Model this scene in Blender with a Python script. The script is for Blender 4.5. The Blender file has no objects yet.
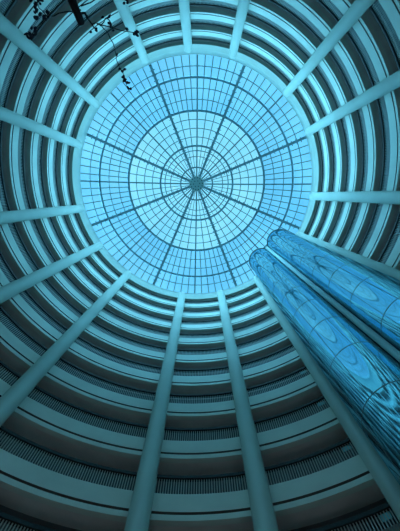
import bpy, bmesh, math, random
from mathutils import Vector, Matrix
random.seed(7)
SUN_A = .72; SUN_B = 1.45; PI = math.pi; R = 15.0
SC = bpy.context.scene; COL = SC.collection
CAMZ = 1.6
def P(az, r, z):                       # azimuth in degrees, clockwise seen from above
    a = math.radians(az); return Vector((r*math.cos(a), -r*math.sin(a), z))

# ------------------------------------------------------------------ materials
def mat(name, col, rough=.6, metal=0, spec=.3, noise=.0, nscale=2.0, bump=0):
    m = bpy.data.materials.new(name); m.use_nodes = True; nt = m.node_tree; b = nt.nodes['Principled BSDF']
    b.inputs['Base Color'].default_value = (*col, 1); b.inputs['Roughness'].default_value = rough
    b.inputs['Metallic'].default_value = metal; b.inputs['Specular IOR Level'].default_value = spec
    if noise:
        tc = nt.nodes.new('ShaderNodeTexCoord'); n = nt.nodes.new('ShaderNodeTexNoise'); n.inputs['Scale'].default_value = nscale
        n.inputs['Detail'].default_value = 5
        r = nt.nodes.new('ShaderNodeValToRGB')
        r.color_ramp.elements[0].color = (*[c*(1-noise) for c in col], 1); r.color_ramp.elements[0].position = .3
        r.color_ramp.elements[1].color = (*[min(1, c*(1+noise)) for c in col], 1); r.color_ramp.elements[1].position = .7
        nt.links.new(tc.outputs['Object'], n.inputs['Vector']); nt.links.new(n.outputs['Fac'], r.inputs['Fac'])
        nt.links.new(r.outputs['Color'], b.inputs['Base Color'])
    return m
M = {}
M['paint'] = mat('gallery_paint', (.70, .78, .70), .55, noise=.07, nscale=.6)
M['column'] = mat('column_paint', (.52, .60, .53), .45, noise=.06, nscale=.5)
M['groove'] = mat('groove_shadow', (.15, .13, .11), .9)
M['soffit'] = mat('soffit_paint', (.78, .72, .68), .8, noise=.08, nscale=1.0)
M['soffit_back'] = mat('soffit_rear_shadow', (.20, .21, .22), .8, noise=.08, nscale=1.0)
M['back'] = mat('gallery_wall', (.62, .58, .54), .8, noise=.1, nscale=.7)
M['ground'] = mat('lobby_floor', (.50, .50, .46), .4, noise=.2, nscale=.8)
M['rail'] = mat('handrail_black', (.02, .022, .022), .5)
M['baluster'] = mat('baluster_steel', (.44, .50, .48), .5)
M['steel'] = mat('dome_steel', (.22, .36, .42), .5)
M['hub'] = mat('dome_hub', (.36, .50, .50), .5)
M['bolt'] = mat('hub_hole', (.03, .06, .07), .6)
M['shaft'] = mat('shaft_wall', (.20, .28, .32), .6, noise=.25, nscale=.7)
M['flank'] = mat('shaft_flank', (.36, .48, .58), .35, noise=.08, nscale=.4)
M['frame'] = mat('shaft_frame', (.16, .26, .26), .4)
M['post'] = mat('shaft_post', (.45, .62, .60), .4)
M['bark'] = mat('bark', (.012, .011, .014), .9, noise=.3, nscale=20)
M['leaf'] = mat('leaf', (.008, .010, .025), .7, noise=.3, nscale=15)
M['railplate'] = mat('plate_blue', (.20, .60, .66), .4)

def glass_dome_mat(name, tint, k):
    m = bpy.data.materials.new(name); m.use_nodes = True; nt = m.node_tree; nt.nodes.clear()
    o = nt.nodes.new('ShaderNodeOutputMaterial'); t = nt.nodes.new('ShaderNodeBsdfTransparent')
    g = nt.nodes.new('ShaderNodeBsdfGlossy'); g.inputs['Roughness'].default_value = .05; g.inputs['Color'].default_value = (.8, .9, 1, 1)
    mx = nt.nodes.new('ShaderNodeMixShader'); mx.inputs[0].default_value = .04
    tc = nt.nodes.new('ShaderNodeTexCoord'); n = nt.nodes.new('ShaderNodeTexNoise'); n.inputs['Scale'].default_value = .14; n.inputs['Detail'].default_value = 4
    r = nt.nodes.new('ShaderNodeValToRGB'); r.color_ramp.elements[0].position = .35; r.color_ramp.elements[1].position = .65
    r.color_ramp.elements[0].color = (*[c*(1-k) for c in tint], 1); r.color_ramp.elements[1].color = (*tint, 1)
    nt.links.new(tc.outputs['Object'], n.inputs['Vector']); nt.links.new(n.outputs['Fac'], r.inputs['Fac']); nt.links.new(r.outputs['Color'], t.inputs['Color'])
    nt.links.new(t.outputs[0], mx.inputs[1]); nt.links.new(g.outputs[0], mx.inputs[2]); nt.links.new(mx.outputs[0], o.inputs['Surface'])
    return m
M['glass_in'] = glass_dome_mat('skylight_glass_pale', (.97, 1.0, .98), .10)
M['glass_out'] = glass_dome_mat('skylight_glass_blue', (.62, .84, .96), .14)

def tube_glass(name):
    m = bpy.data.materials.new(name); m.use_nodes = True; nt = m.node_tree; nt.nodes.clear()
    o = nt.nodes.new('ShaderNodeOutputMaterial'); t = nt.nodes.new('ShaderNodeBsdfTransparent'); t.inputs['Color'].default_value = (.12, .24, .28, 1)
    g = nt.nodes.new('ShaderNodeBsdfGlossy'); g.inputs['Roughness'].default_value = .045; g.inputs['Color'].default_value = (.34, .76, .94, 1)
    tc = nt.nodes.new('ShaderNodeTexCoord'); n = nt.nodes.new('ShaderNodeTexNoise'); n.inputs['Scale'].default_value = .9; n.inputs['Detail'].default_value = 3
    mx = nt.nodes.new('ShaderNodeMixShader'); mx.inputs[0].default_value = .74
    r = nt.nodes.new('ShaderNodeMapRange'); r.inputs['To Min'].default_value = .60; r.inputs['To Max'].default_value = .82
    nt.links.new(tc.outputs['Object'], n.inputs['Vector']); nt.links.new(n.outputs['Fac'], r.inputs['Value']); nt.links.new(r.outputs[0], mx.inputs[0])
    nt.links.new(t.outputs[0], mx.inputs[1]); nt.links.new(g.outputs[0], mx.inputs[2]); nt.links.new(mx.outputs[0], o.inputs['Surface'])
    return m
M['tube'] = tube_glass('lift_glass')

# ------------------------------------------------------------------ mesh helpers
def obj(name, bm, m, parent=None, smooth=False, ms=None):
    bmesh.ops.recalc_face_normals(bm, faces=bm.faces)
    me = bpy.data.meshes.new(name); bm.to_mesh(me); bm.free()
    for mm in (ms or [m]): me.materials.append(mm)
    if smooth:
        for p in me.polygons: p.use_smooth = True
    o = bpy.data.objects.new(name, me); COL.objects.link(o)
    if parent is not None: o.parent = parent; o.matrix_parent_inverse = Matrix.Translation(parent.location).inverted()
    return o
def tag(o, label=None, cat=None, group=None, kind=None):
    if label: o['label'] = label
    if cat: o['category'] = cat
    if group: o['group'] = group
    if kind: o['kind'] = kind
    return o
def empty(name, loc, label, cat, group=None):
    o = bpy.data.objects.new(name, None); COL.objects.link(o); o.location = loc; o.empty_display_size = .2
    return tag(o, label, cat, group)
def revolve(bm, prof, a0, a1, step=1.5, closed=False, cen=(0, 0), mi=None):
    """prof = [(r,z)..] turned about the vertical axis from a0 to a1 degrees"""
    n = max(1, round((a1-a0)/step)); full = abs(a1-a0-360) < 1e-6
    rows = []
    for i in range(n if full else n+1):
        a = a0+(a1-a0)*i/n
        rows.append([bm.verts.new(P(a, r, z)+Vector((cen[0], cen[1], 0))) for r, z in prof])
    m = len(prof); k = len(rows)
    for i in range(k if full else k-1):
        A, B = rows[i], rows[(i+1) % k]
        for j in range(m if closed else m-1):
            f = bm.faces.new((A[j], A[(j+1) % m], B[(j+1) % m], B[j]))
            if mi: f.material_index = mi[j]
    if closed and not full:
        bm.faces.new(rows[0]); bm.faces.new(rows[-1])
def sweep(bm, pts, ups, w, h, closed=False):
    """rectangular bar through pts; ups = direction of the h side"""
    rows = []; n = len(pts)
    for i, p in enumerate(pts):
        if closed: t = pts[(i+1) % n]-pts[i-1]
        else: t = pts[min(i+1, n-1)]-pts[max(i-1, 0)]
        t.normalize(); u = ups[i].normalized(); s = t.cross(u).normalized()
        rows.append([bm.verts.new(p+s*(a*w/2)+u*(b*h/2)) for a, b in ((-1, -1), (1, -1), (1, 1), (-1, 1))])
    for i in range(n if closed else n-1):
        A, B = rows[i], rows[(i+1) % n]
        for j in range(4): bm.faces.new((A[j], A[(j+1) % 4], B[(j+1) % 4], B[j]))
    if not closed: bm.faces.new(rows[0]); bm.faces.new(rows[-1][::-1])
def tubepath(bm, pts, rad, n=8):
    rows = []; k = len(pts); ref = Vector((.3, .5, .8)).normalized()
    for i, p in enumerate(pts):
        t = (pts[min(i+1, k-1)]-pts[max(i-1, 0)]).normalized(); s = t.cross(ref).normalized(); u = s.cross(t)
        r = rad[i] if isinstance(rad, (list, tuple)) else rad
        rows.append([bm.verts.new(p+(s*math.cos(2*PI*j/n)+u*math.sin(2*PI*j/n))*r) for j in range(n)])
    for A, B in zip(rows, rows[1:]):
        for j in range(n): bm.faces.new((A[j], A[(j+1) % n], B[(j+1) % n], B[j]))
    bm.faces.new(rows[0]); bm.faces.new(rows[-1][::-1])

# ------------------------------------------------------------------ levels
S = 3.387
ZTOP = CAMZ+41.98                    # underside of the topmost gallery band
NF = 13
ZB = [ZTOP-S*k for k in range(NF)]
ZR = CAMZ+46.42; RG = 15.6           # springing of the glass dome
A0, A1 = 333.0, 663.0                # galleries run right round except for the lift bay
ORD = ['topmost', 'second from the top', 'third from the top', 'fourth from the top', 'fifth from the top', 'sixth from the top',
       'seventh from the top', 'eighth from the top', 'ninth from the top', 'tenth from the top', 'eleventh from the top', 'twelfth from the top', 'lowest']

# ------------------------------------------------------------------ setting
bm = bmesh.new(); revolve(bm, [(0.01, 0), (18.6, 0), (18.6, -.3), (.01, -.3)], 0, 360, 3, closed=True)
tag(obj('floor', bm, M['ground']), kind='structure')
bm = bmesh.new(); revolve(bm, [(17.6, 0), (17.6, 45.0)], 0, 360, 3)
tag(obj('wall_gallery', bm, M['back'], smooth=True), kind='structure')
for k, z in enumerate(ZB):
    bm = bmesh.new()
    if k == 0: prof = [(15.3, z), (R, z), (R, z+.30), (R+.10, z+.30), (R+.10, z+.38), (R, z+.38), (R, z+1.55), (R, ZR-.75), (RG, ZR-.05), (RG+.5, ZR-.05)]
    else: prof = [(15.3, z), (R, z), (R, z+.26), (R+.16, z+.26), (R+.16, z+.39), (R, z+.39), (R, z+1.27), (R+.25, z+1.27), (R+.25, z+.75)]
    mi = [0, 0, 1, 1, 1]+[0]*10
    if k == 0:
        mi = [0]*12
        prof = [(15.3, z), (R, z), (R, z+1.4), (RG-.03, ZR-.08), (RG+.6, ZR-.08)]
        revolve(bm, prof, 0, 360, 1.5, mi=mi)
    else: revolve(bm, prof, A0, A1, 1.5, mi=mi)
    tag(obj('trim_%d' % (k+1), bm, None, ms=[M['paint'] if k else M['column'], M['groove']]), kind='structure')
    bm = bmesh.new()
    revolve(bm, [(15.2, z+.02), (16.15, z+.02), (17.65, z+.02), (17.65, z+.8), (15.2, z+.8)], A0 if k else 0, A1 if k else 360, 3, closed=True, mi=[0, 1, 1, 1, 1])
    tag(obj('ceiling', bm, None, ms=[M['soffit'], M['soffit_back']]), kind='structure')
# lift bay back wall and the two flank panels beside the columns
bm = bmesh.new(); revolve(bm, [(15.12, 0), (15.12, ZTOP+.1), (15.4, ZTOP+.1), (15.4, 0)], 303, 333, 1.5, closed=True)
tag(obj('wall_lift_bay', bm, M['shaft']), kind='structure')
# roof round the dome keeps the daylight to the opening
bm = bmesh.new(); revolve(bm, [(RG+.1, ZR-.1), (19.0, ZR-.1), (19.0, 44.5), (19.2, 44.5), (19.2, ZR+.3), (RG+.1, ZR+.3)], 0, 360, 3, closed=True)
tag(obj('trim_roof', bm, M['paint']), kind='structure')
bm = bmesh.new(); revolve(bm, [(17.7, -.3), (17.7, 44.3), (19.2, 44.6), (19.2, -.3)], 0, 360, 3, closed=True)
tag(obj('wall_outer', bm, M['back']), kind='structure')

# ------------------------------------------------------------------ columns
DESC = {
 333: 'round teal-grey column along the right side of the right-hand lift tube',
 353: 'round teal-grey column running level to the right edge, first beyond the lift tubes',
 23: 'round teal-grey column rising to the right edge above the level one',
 43: 'thick round column running to the upper right corner of the view',
 73: 'round column at the top, just right of the middle',
 93: 'round column at the top nearest the middle, left of its twin over the dome',
 113: 'round column at the top whose face has a dark leaf cluster in front',
 143: 'round column running to the upper left corner beside the tree trunk top',
 163: 'round column at the left edge, next below the upper left corner one',
 193: 'round column running nearly level to the left edge',
 213: 'round column at the left sloping gently down below the level one',
 233: 'long round column running down to the lower left corner',
 263: 'long round column at the bottom, left of the middle',
 283: 'long round column at the bottom, right of the middle',
 303: 'thick round column along the left side of the left-hand lift tube'}
for a, d in DESC.items():
    bm = bmesh.new(); c = P(a, 14.58, 0); n = 28; r = .47; zt = ZTOP+.08
    prof = [(.001, .0), (.50, 0), (.50, .35), (r, .42), (r, zt-.12), (r-.1, zt), (.001, zt)]
    revolve(bm, prof, 0, 360, 360/n, cen=(c.x, c.y))
    o = obj('column', bm, M['column'])
    for p in o.data.polygons: p.use_smooth = abs(p.normal.z) < .3
    tag(o, d, 'column', 'round columns round the atrium')

# ------------------------------------------------------------------ railings
DA = .457                                # degrees between balusters
def bal_into(bm, a, z):
    c = P(a, 15.10, 0); t = Vector((-math.sin(math.radians(a)), -math.cos(math.radians(a)), 0)); u = Vector((c.x, c.y, 0)).normalized()
    vs = []
    for zz in (z+1.27, z+2.2):
        for s, q in ((-1, -1), (1, -1), (1, 1), (-1, 1)): vs.append(bm.verts.new(Vector((c.x, c.y, zz))+t*s*.024+u*q*.02))
    for j in range(4): bm.faces.new((vs[j], vs[(j+1) % 4], vs[4+(j+1) % 4], vs[4+j]))
def bal_mesh():
    bm = bmesh.new()
    for (x, y) in ((0, 0),):
        vs = []
        for zz in (1.27, 2.2):
            for s, q in ((-1, -1), (1, -1), (1, 1), (-1, 1)): vs.append(bm.verts.new((q*.02, s*.024, zz)))
        for j in range(4): bm.faces.new((vs[j], vs[(j+1) % 4], vs[4+(j+1) % 4], vs[4+j]))
    bmesh.ops.recalc_face_normals(bm, faces=bm.faces)
    me = bpy.data.meshes.new('baluster'); bm.to_mesh(me); bm.free(); me.materials.append(M['baluster']); return me
BME = bal_mesh()
NB = int((A1-A0)/DA)
for k in range(1, NF):
    z = ZB[k]
    root = empty('gallery_railing', (0, 0, z), 'slim upright bars under black handrail, %s gallery railing' % ORD[k-1], 'railing', 'gallery railings')
    bm = bmesh.new(); revolve(bm, [(14.99, z+2.15), (14.99, z+2.30), (15.22, z+2.30), (15.22, z+2.15)], A0, A1, 1.5, closed=True)
    obj('handrail', bm, M['rail'], root)
    bm = bmesh.new(); revolve(bm, [(15.06, z+1.26), (15.06, z+1.31), (15.14, z+1.31), (15.14, z+1.26)], A0, A1, 1.5, closed=True)
    obj('bottom_rail', bm, M['baluster'], root)
    azs = [A0+DA*(i+.5) for i in range(NB)]; solo = set()
    if 5 <= k <= 10:
        # the hundred standing widest and clearest in view, left and right of the two lower columns
        cand = [i for i in range(NB) if 236 <= (azs[i] % 360) <= 300]
        cand = [i for i in cand if min(abs((azs[i] % 360)-c) for c in (263, 283)) > 1.9]
        cand.sort(key=lambda i: abs((azs[i] % 360)-273)); solo = set(cand[:100])
    bm = bmesh.new()
    for i, a in enumerate(azs):
        if i in solo:
            o = bpy.data.objects.new('baluster', BME); COL.objects.link(o); o.parent = root
            p = P(a, 15.10, 0); o.location = p; o.rotation_euler = (0, 0, -math.radians(a))
        else: bal_into(bm, a, z)
    o = obj('baluster', bm, M['baluster'], root); tag(o, kind='stuff')

# ------------------------------------------------------------------ glass dome
RS = 22.567; ZH = CAMZ+52.674; ZC = ZH-RS
def D(az, th, dr=0):
    t = math.radians(th); q = P(az, (RS+dr)*math.sin(t), 0); return Vector((q.x, q.y, ZC+(RS+dr)*math.cos(t)))
def upd(az, th): return (D(az, th)-Vector((0, 0, ZC))).normalized()
TH = math.degrees(math.asin(RG/RS))
def th_of(f): return math.degrees(math.asin(f*RG/RS))
tH, tD, tC, tA, tB = th_of(.073), th_of(.157), th_of(.353), th_of(.642), th_of(.874)
RIB0 = 21.73
dome = empty('glass_dome', (0, 0, ZR), 'round glazed dome with a dark hub and eight radiating ribs over the atrium', 'skylight')
# panes
bm = bmesh.new()
def cap(bm, t0, t1, mi):
    n = 96; m = max(2, int((t1-t0)/1.5)); rows = []
    for j in range(m+1): rows.append([bm.verts.new(D(360*i/n, t0+(t1-t0)*j/m)) for i in range(n)])
    for A, B in zip(rows, rows[1:]):
        for i in range(n):
            f = bm.faces.new((A[i], A[(i+1) % n], B[(i+1) % n], B[i])); f.material_index = mi; f.smooth = True
cap(bm, .5, tA, 0); obj('glazing', bm, M['glass_in'], dome, smooth=True)
bm = bmesh.new(); cap(bm, tA, TH, 0); obj('glazing', bm, M['glass_out'], dome, smooth=True)
# eight main ribs, each with the middle bar of its sector kept as secondary bars
for i in range(8):
    a = RIB0+45*i; bm = bmesh.new(); ts = [tH+(TH-tH)*j/24 for j in range(25)]
    sweep(bm, [D(a, t, -.30) for t in ts], [upd(a, t) for t in ts], .34, .50)
    for j in range(1, 24):                                # ladder plates along the rib
        sweep(bm, [D(a-(.35/RS/math.sin(math.radians(ts[j])))*57.3, ts[j], -.2), D(a+(.35/RS/math.sin(math.radians(ts[j])))*57.3, ts[j], -.2)], [upd(a, ts[j])]*2, .09, .12)
    obj('rib', bm, M['steel'], dome)
def ring(bm, t, w, h, dr):
    n = 128; sweep(bm, [D(360*i/n, t, dr) for i in range(n)], [upd(360*i/n, t) for i in range(n)], w, h, closed=True)
for t, w in ((tD, .20), (tC, .26), (th_of(.31), .13), (tA, .30), (tB, .26)):
    bm = bmesh.new(); ring(bm, t, w, .3, -.2); obj('ring_beam', bm, M['steel'], dome)
bm = bmesh.new()
for t0, t1, n in ((tC, tA, 4), (tA, tB, 3), (tB, TH, 2), (tD, tC, 2)):
    for j in range(1, n): ring(bm, t0+(t1-t0)*j/n, .11, .12, -.08)
obj('glazing_bars', bm, M['steel'], dome)
bm = bmesh.new()
for s in range(8):
    for (t0, t1, n) in ((tH, tD, 4), (tD, tC, 6), (tC, tA, 6), (tA, TH, 12)):
        for j in range(1, n):
            a = RIB0+45*s+45*j/n; m = max(2, int((t1-t0)/2)); ts = [t0+(t1-t0)*q/m for q in range(m+1)]
            mid = (j*2 == n)
            sweep(bm, [D(a, t, -.10) for t in ts], [upd(a, t) for t in ts], (.19 if mid else .11 if t0 > tC-.1 else .08), .14)
obj('glazing_bars', bm, M['steel'], dome)
bm = bmesh.new()
rr = RG*.073
revolve(bm, [(.001, ZH-.75), (rr*.97, ZH-.75), (rr, ZH-.65), (rr, ZH-.1), (.001, ZH-.1)], 0, 360, 10)
hub = obj('hub', bm, M['hub'], dome)
bm = bmesh.new()
for n, q in ((14, .78), (6, .40)):
    for i in range(n):
        c = P(360*i/n+5, rr*q, 0); revolve(bm, [(.001, ZH-.77), (.085, ZH-.77), (.085, ZH-.74)], 0, 360, 45, cen=(c.x, c.y))
obj('bolt_holes', bm, M['bolt'], hub)

# ------------------------------------------------------------------ lift tubes
RT = 1.60; ZT = CAMZ+43.6
for az, side, lab in ((310.72, 0, 'tall round glass lift shaft with mirrored sky, beside the thick lower right column'),
                (325.28, 1, 'tall round glass lift shaft reaching the right edge, farther from the lower right column')):
    c = P(az, 13.38, 0); root = empty('lift_shaft', (c.x, c.y, 0), lab, 'lift shaft', 'twin glass lift shafts')
    bm = bmesh.new(); revolve(bm, [(RT, .3), (RT, ZT)], 0, 360, 5, cen=(c.x, c.y))
    obj('glass_tube', bm, M['tube'], root, smooth=True)
    bm = bmesh.new(); revolve(bm, [(RT+.03, ZT-.1), (RT+.06, ZT-.1), (RT+.06, ZT+.12), (RT-.08, ZT+.12), (RT-.08, ZT-.1)], 0, 360, 6, closed=True, cen=(c.x, c.y))
    obj('top_rim', bm, M['frame'], root)
    bm = bmesh.new(); revolve(bm, [(RT-.1, 0), (RT+.08, 0), (RT+.08, .35), (RT-.1, .35)], 0, 360, 6, closed=True, cen=(c.x, c.y))
    obj('base_ring', bm, M['frame'], root)
    for k in range(12):
        bm = bmesh.new(); z = ZB[k]+.2
        revolve(bm, [(RT-.05, z), (RT+.01, z), (RT+.01, z+.04), (RT-.05, z+.04)], 0, 360, 6, closed=True, cen=(c.x, c.y))
        obj('joint_ring', bm, M['frame'], root)
    for i in range(10):
        bm = bmesh.new(); q = P(az+18+36*i, RT, 0)+c
        sweep(bm, [Vector((q.x, q.y, .3)), Vector((q.x, q.y, ZT))], [P(az+18+36*i, 1, 0)]*2, .022, .03)
        obj('mullion', bm, M['frame'], root)
    for s in (-1, 1):
        q = P(az+90*s, .95, 0)+c; bm = bmesh.new()
        sweep(bm, [Vector((q.x, q.y, 0)), Vector((q.x, q.y, ZT-.3))], [P(az, 1, 0)]*2, .10, .16)
        obj('guide_rail', bm, M['baluster'], root)
c = P(318, 12.6, 0); bm = bmesh.new()
revolve(bm, [(.001, 0), (.3, 0), (.3, .2), (.19, .25), (.19, ZT-.1), (.15, ZT), (.001, ZT)], 0, 360, 20, cen=(c.x, c.y))
tag(obj('guide_post', bm, M['post'], smooth=True), 'slim round post standing in the gap between the two glass lift shafts', 'post')
bm = bmesh.new(); a_, b_ = P(318, 12.95, 0), P(318, 15.06, 0)  # added dark fin, stops the tubes mirroring sky into each other
sweep(bm, [a_, b_], [Vector((0, 0, 1))]*2, .03, .02)
for v in bm.verts: v.co.z = 0 if v.co.z < 0 else ZT-.5
tag(obj('reflection_baffle', bm, M['shaft']), 'thin dark upright fin behind the slim post, added to cut reflections between the glass lift shafts', 'panel')
for az, lab in ((305.6, 'tall narrow blue-grey panel between the left lift shaft and its column'), (330.4, 'tall narrow blue-grey panel between the right lift shaft and its column')):
    bm = bmesh.new(); revolve(bm, [(14.62, 0), (14.62, ZT-.3), (15.1, ZT-.3), (15.1, 0)], az-.52, az+.52, .52, closed=True)
    tag(obj('shaft_panel', bm, M['flank']), lab, 'panel', 'panels flanking the lift shafts')

# small blue plates on the railings beside the lift bay
for k in (7, 8, 9, 10):
    root = None; z = ZB[k]; bm = bmesh.new()
    revolve(bm, [(15.125, z+1.85), (15.125, z+2.1), (15.16, z+2.1), (15.16, z+1.85)], 299.2, 300.7, .75, closed=True)
    tag(obj('rail_plate', bm, M['railplate']), 'pale blue plate on the %s gallery railing by the lift column' % ORD[k-1], 'plate', 'blue plates on the railings')

# ------------------------------------------------------------------ tree in the foreground
TW = {
 'twig_main' : [(-1.121, -1.207, 7.5), (-1.104, -1.314, 7.7), (-1.06, -1.245, 7.9), (-1.011, -1.184, 8.0)] ,
 'twig_long' : [(-1.06, -1.245, 7.9), (-0.98, -1.334, 8.1), (-0.875, -1.237, 8.2), (-0.795, -1.079, 8.2), (-0.729, -0.851, 8.1), (-0.662, -0.641, 8.0), (-0.576, -0.498, 7.9), (-0.497, -0.248, 7.8)] ,
 'twig_up' : [(-0.982, -1.303, 8.1), (-0.909, -1.364, 8.1), (-0.836, -1.44, 8.1)] ,
 'twig_b' : [(-0.854, -1.425, 8.1), (-0.789, -1.348, 8.1), (-0.76, -1.241, 8.1)] ,
 'twig_right' : [(-1.018, -1.312, 8.05), (-0.834, -1.331, 8.2), (-0.612, -1.31, 8.3), (-0.363, -1.278, 8.3)] ,
 'twig_left' : [(-1.102, -1.262, 7.5), (-1.317, -1.188, 7.4), (-1.491, -1.134, 7.4), (-1.572, -1.102, 7.3), (-1.625, -1.147, 7.2), (-1.601, -1.2, 7.1)] ,
 'twig_left2' : [(-1.572, -1.102, 7.3), (-1.751, -0.999, 7.4), (-1.856, -0.889, 7.4)] ,
 'twig_r2' : [(-1.098, -1.316, 7.5), (-0.82, -1.502, 7.6), (-0.485, -1.574, 7.8)] ,
}
LEAVES = [(-1.689, -1.287, 7.3), (-1.646, -1.26, 7.3), (-1.723, -1.247, 7.3), (-1.683, -1.195, 7.3), (-1.719, -1.142, 7.3), (-1.693, -1.102, 7.3), (-1.737, -1.115, 7.3), (-1.616, -1.115, 7.3), (-1.588, -1.088, 7.3), (-1.557, -1.102, 7.3), (-1.789, -0.901, 7.3), (-1.762, -0.874, 7.3), (-1.826, -0.847, 7.3), (-1.874, -0.82, 7.3), (-1.798, -0.82, 7.3), (-1.847, -0.793, 7.3), (-1.855, -0.861, 7.3), (-1.016, -1.156, 7.9), (-0.965, -1.156, 7.9), (-1.051, -1.126, 7.9), (-0.837, -1.334, 7.9), (-0.786, -1.348, 7.9), (-0.806, -1.289, 7.9), (-0.755, -1.304, 7.9), (-0.742, -1.23, 7.9), (-0.713, -1.155, 7.9), (-0.729, -1.17, 7.9), (-0.428, -1.14, 7.9), (-0.396, -1.095, 7.9), (-0.36, -1.14, 7.9), (-0.328, -1.11, 7.9), (-0.278, -1.11, 7.9), (-0.682, -0.777, 7.9), (-0.607, -0.576, 7.9), (-0.591, -0.545, 7.9), (-0.576, -0.513, 7.9), (-0.545, -0.435, 7.9), (-0.529, -0.403, 7.9), (-0.565, -0.388, 7.9), (-0.496, -0.372, 7.9), (-0.515, -0.34, 7.9), (-0.499, -0.308, 7.9), (-0.484, -0.261, 7.9), (-0.502, -0.229, 7.9), (-0.528, -0.435, 7.9), (-0.541, -1.581, 7.9), (-0.49, -1.595, 7.9), (-0.459, -1.566, 7.9), (-0.573, -1.595, 7.9), (-1.627, -1.3, 7.3), (-1.747, -1.3, 7.3), (-1.683, -1.339, 7.3), (-0.505, -1.639, 7.9)]
tree = empty('bare_tree', (-1.32, -1.95, 0), 'thin nearly bare tree with dark twigs in front of upper left galleries', 'tree')
bm = bmesh.new()
tubepath(bm, [Vector(q) for q in ((-1.32, -1.95, 0), (-1.30, -1.85, 1.5), (-1.24, -1.70, 3.5), (-1.17, -1.45, 5.5), (-1.10, -1.27, 6.9), (-1.146, -1.141, 7.6))], [.12, .10, .09, .075, .065, .058], 12)
obj('trunk', bm, M['bark'], tree)
for nm, pts in TW.items():
    bm = bmesh.new(); pts = [Vector(q) for q in pts]; fine = []
    for a, b in zip(pts, pts[1:]):
        fine += [a, a.lerp(b, .5)+Vector((random.uniform(-.012, .012), random.uniform(-.012, .012), random.uniform(-.02, .02)))]
    fine.append(pts[-1]); k = len(fine); r0 = .020 if nm == 'twig_main' else .010
    tubepath(bm, fine, [r0*(1-.6*i/k) for i in range(k)], 6)
    obj('twig', bm, M['bark'], tree)
def leaf_cluster(pts):
    bm = bmesh.new()
    for q in pts:
        for rep_ in range(1 if q[0] > -1.5 else 2):
            c = Vector(q)+Vector([random.uniform(-.02, .02) for _ in range(3)])
            d = Vector((random.uniform(-1, 1), random.uniform(-1, 1), random.uniform(-.5, .3))).normalized(); s = d.cross(Vector((0, 0, 1))).normalized()*random.uniform(.018, .03)
            L_ = random.uniform(.05, .085); u = Vector((0, 0, 1))
            vs = [bm.verts.new(v) for v in (c, c+d*L_*.3+s, c+d*L_*.7+s*.8, c+d*L_, c+d*L_*.7-s*.8, c+d*L_*.3-s)]
            lo_ = [bm.verts.new(v.co-u*.004) for v in vs]
            bm.faces.new(vs); bm.faces.new(lo_[::-1])
            for i in range(6): bm.faces.new((vs[i], lo_[i], lo_[(i+1) % 6], vs[(i+1) % 6]))
    obj('leaves', bm, M['leaf'], tree)
for i, j in ((0, 8), (8, 10), (10, 17), (17, 20), (20, 27), (27, 32), (32, 45), (45, 49), (49, 52), (52, 53)): leaf_cluster(LEAVES[i:j])

# ------------------------------------------------------------------ light and camera
w = bpy.data.worlds.new('sky'); SC.world = w; w.use_nodes = True; nt = w.node_tree; nt.nodes.clear()
o = nt.nodes.new('ShaderNodeOutputWorld'); b = nt.nodes.new('ShaderNodeBackground'); tc = nt.nodes.new('ShaderNodeTexCoord')
n = nt.nodes.new('ShaderNodeTexNoise'); n.inputs['Scale'].default_value = 3.2; n.inputs['Detail'].default_value = 6
r = nt.nodes.new('ShaderNodeValToRGB'); r.color_ramp.elements[0].position = .38; r.color_ramp.elements[1].position = .66
r.color_ramp.elements[0].color = (.18, .67, 1.02, 1); r.color_ramp.elements[1].color = (.30, .82, 1.08, 1)
nt.links.new(tc.outputs['Generated'], n.inputs['Vector']); nt.links.new(n.outputs['Fac'], r.inputs['Fac']); nt.links.new(r.outputs['Color'], b.inputs['Color'])
b.inputs['Strength'].default_value = 1.18; nt.links.new(b.outputs[0], o.inputs['Surface'])
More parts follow.
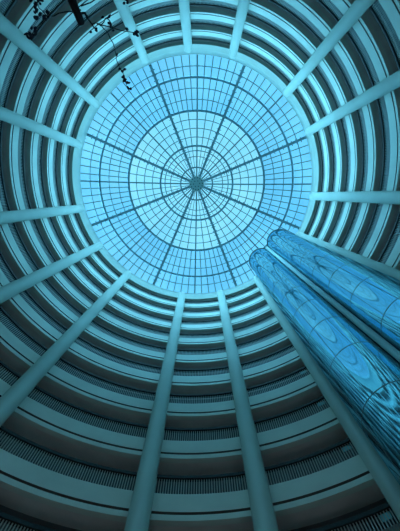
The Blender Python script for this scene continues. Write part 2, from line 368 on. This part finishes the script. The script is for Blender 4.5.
L = bpy.data.lights.new('sky_portal', 'AREA'); L.shape = 'DISK'; L.size = 31.6; L.cycles.is_portal = True
lo = bpy.data.objects.new('sky_portal', L); COL.objects.link(lo); lo.location = (0, 0, ZR)

# unseen fill lamps at the foot of the atrium, added to brighten the soffits
for i in range(6):
    l = bpy.data.lights.new('soffit_fill', 'POINT'); l.energy = 55; l.color = (.92, .92, 1); l.shadow_soft_size = .15
    q = bpy.data.objects.new('soffit_fill', l); COL.objects.link(q); q.location = P(60*i+20, 9, 2.6)
# added suns all round, boosting the sky's daylight through the dome
for i in range(14):
    for tilt, st, ang in ((50, SUN_A, 9), (63, SUN_B, 16)):
        a = 360*i/14+tilt
        d = P(a, math.sin(math.radians(tilt)), math.cos(math.radians(tilt)))     # towards the light
        l = bpy.data.lights.new('sky_boost', 'SUN'); l.angle = math.radians(ang); l.color = (.27, .77, 1.08)
        l.energy = st*(1+.30*math.cos(math.radians(a-175)))
        q = bpy.data.objects.new('sky_boost', l); COL.objects.link(q); q.location = d*80; q.rotation_euler = d.to_track_quat('Z', 'Y').to_euler()

cam = bpy.data.cameras.new('camera'); co = bpy.data.objects.new('camera', cam); COL.objects.link(co); SC.camera = co
cam.sensor_fit = 'HORIZONTAL'; cam.sensor_width = 36; cam.lens = 333.654/400*36; cam.clip_start = .05; cam.clip_end = 500
tx, ty = .2105, -.005
Rx = Matrix.Rotation(tx, 3, 'X'); Ry = Matrix.Rotation(ty, 3, 'Y'); Q = Ry @ Rx
fl = lambda v: Vector((v.x, -v.y, v.z))
X, Y, F = fl(Q @ Vector((1, 0, 0))), fl(Q @ Vector((0, 1, 0))), fl(Q @ Vector((0, 0, 1)))
Mx = Matrix((X, Y, -F)).transposed().to_4x4(); Mx.translation = Vector((.052*15, .1028*15, CAMZ)); co.matrix_world = Mx
SC.view_settings.view_transform = 'Standard'; SC.view_settings.look = 'None'
SC.cycles.diffuse_bounces = 6; SC.cycles.max_bounces = 12; SC.cycles.transparent_max_bounces = 24; SC.cycles.use_denoising = True
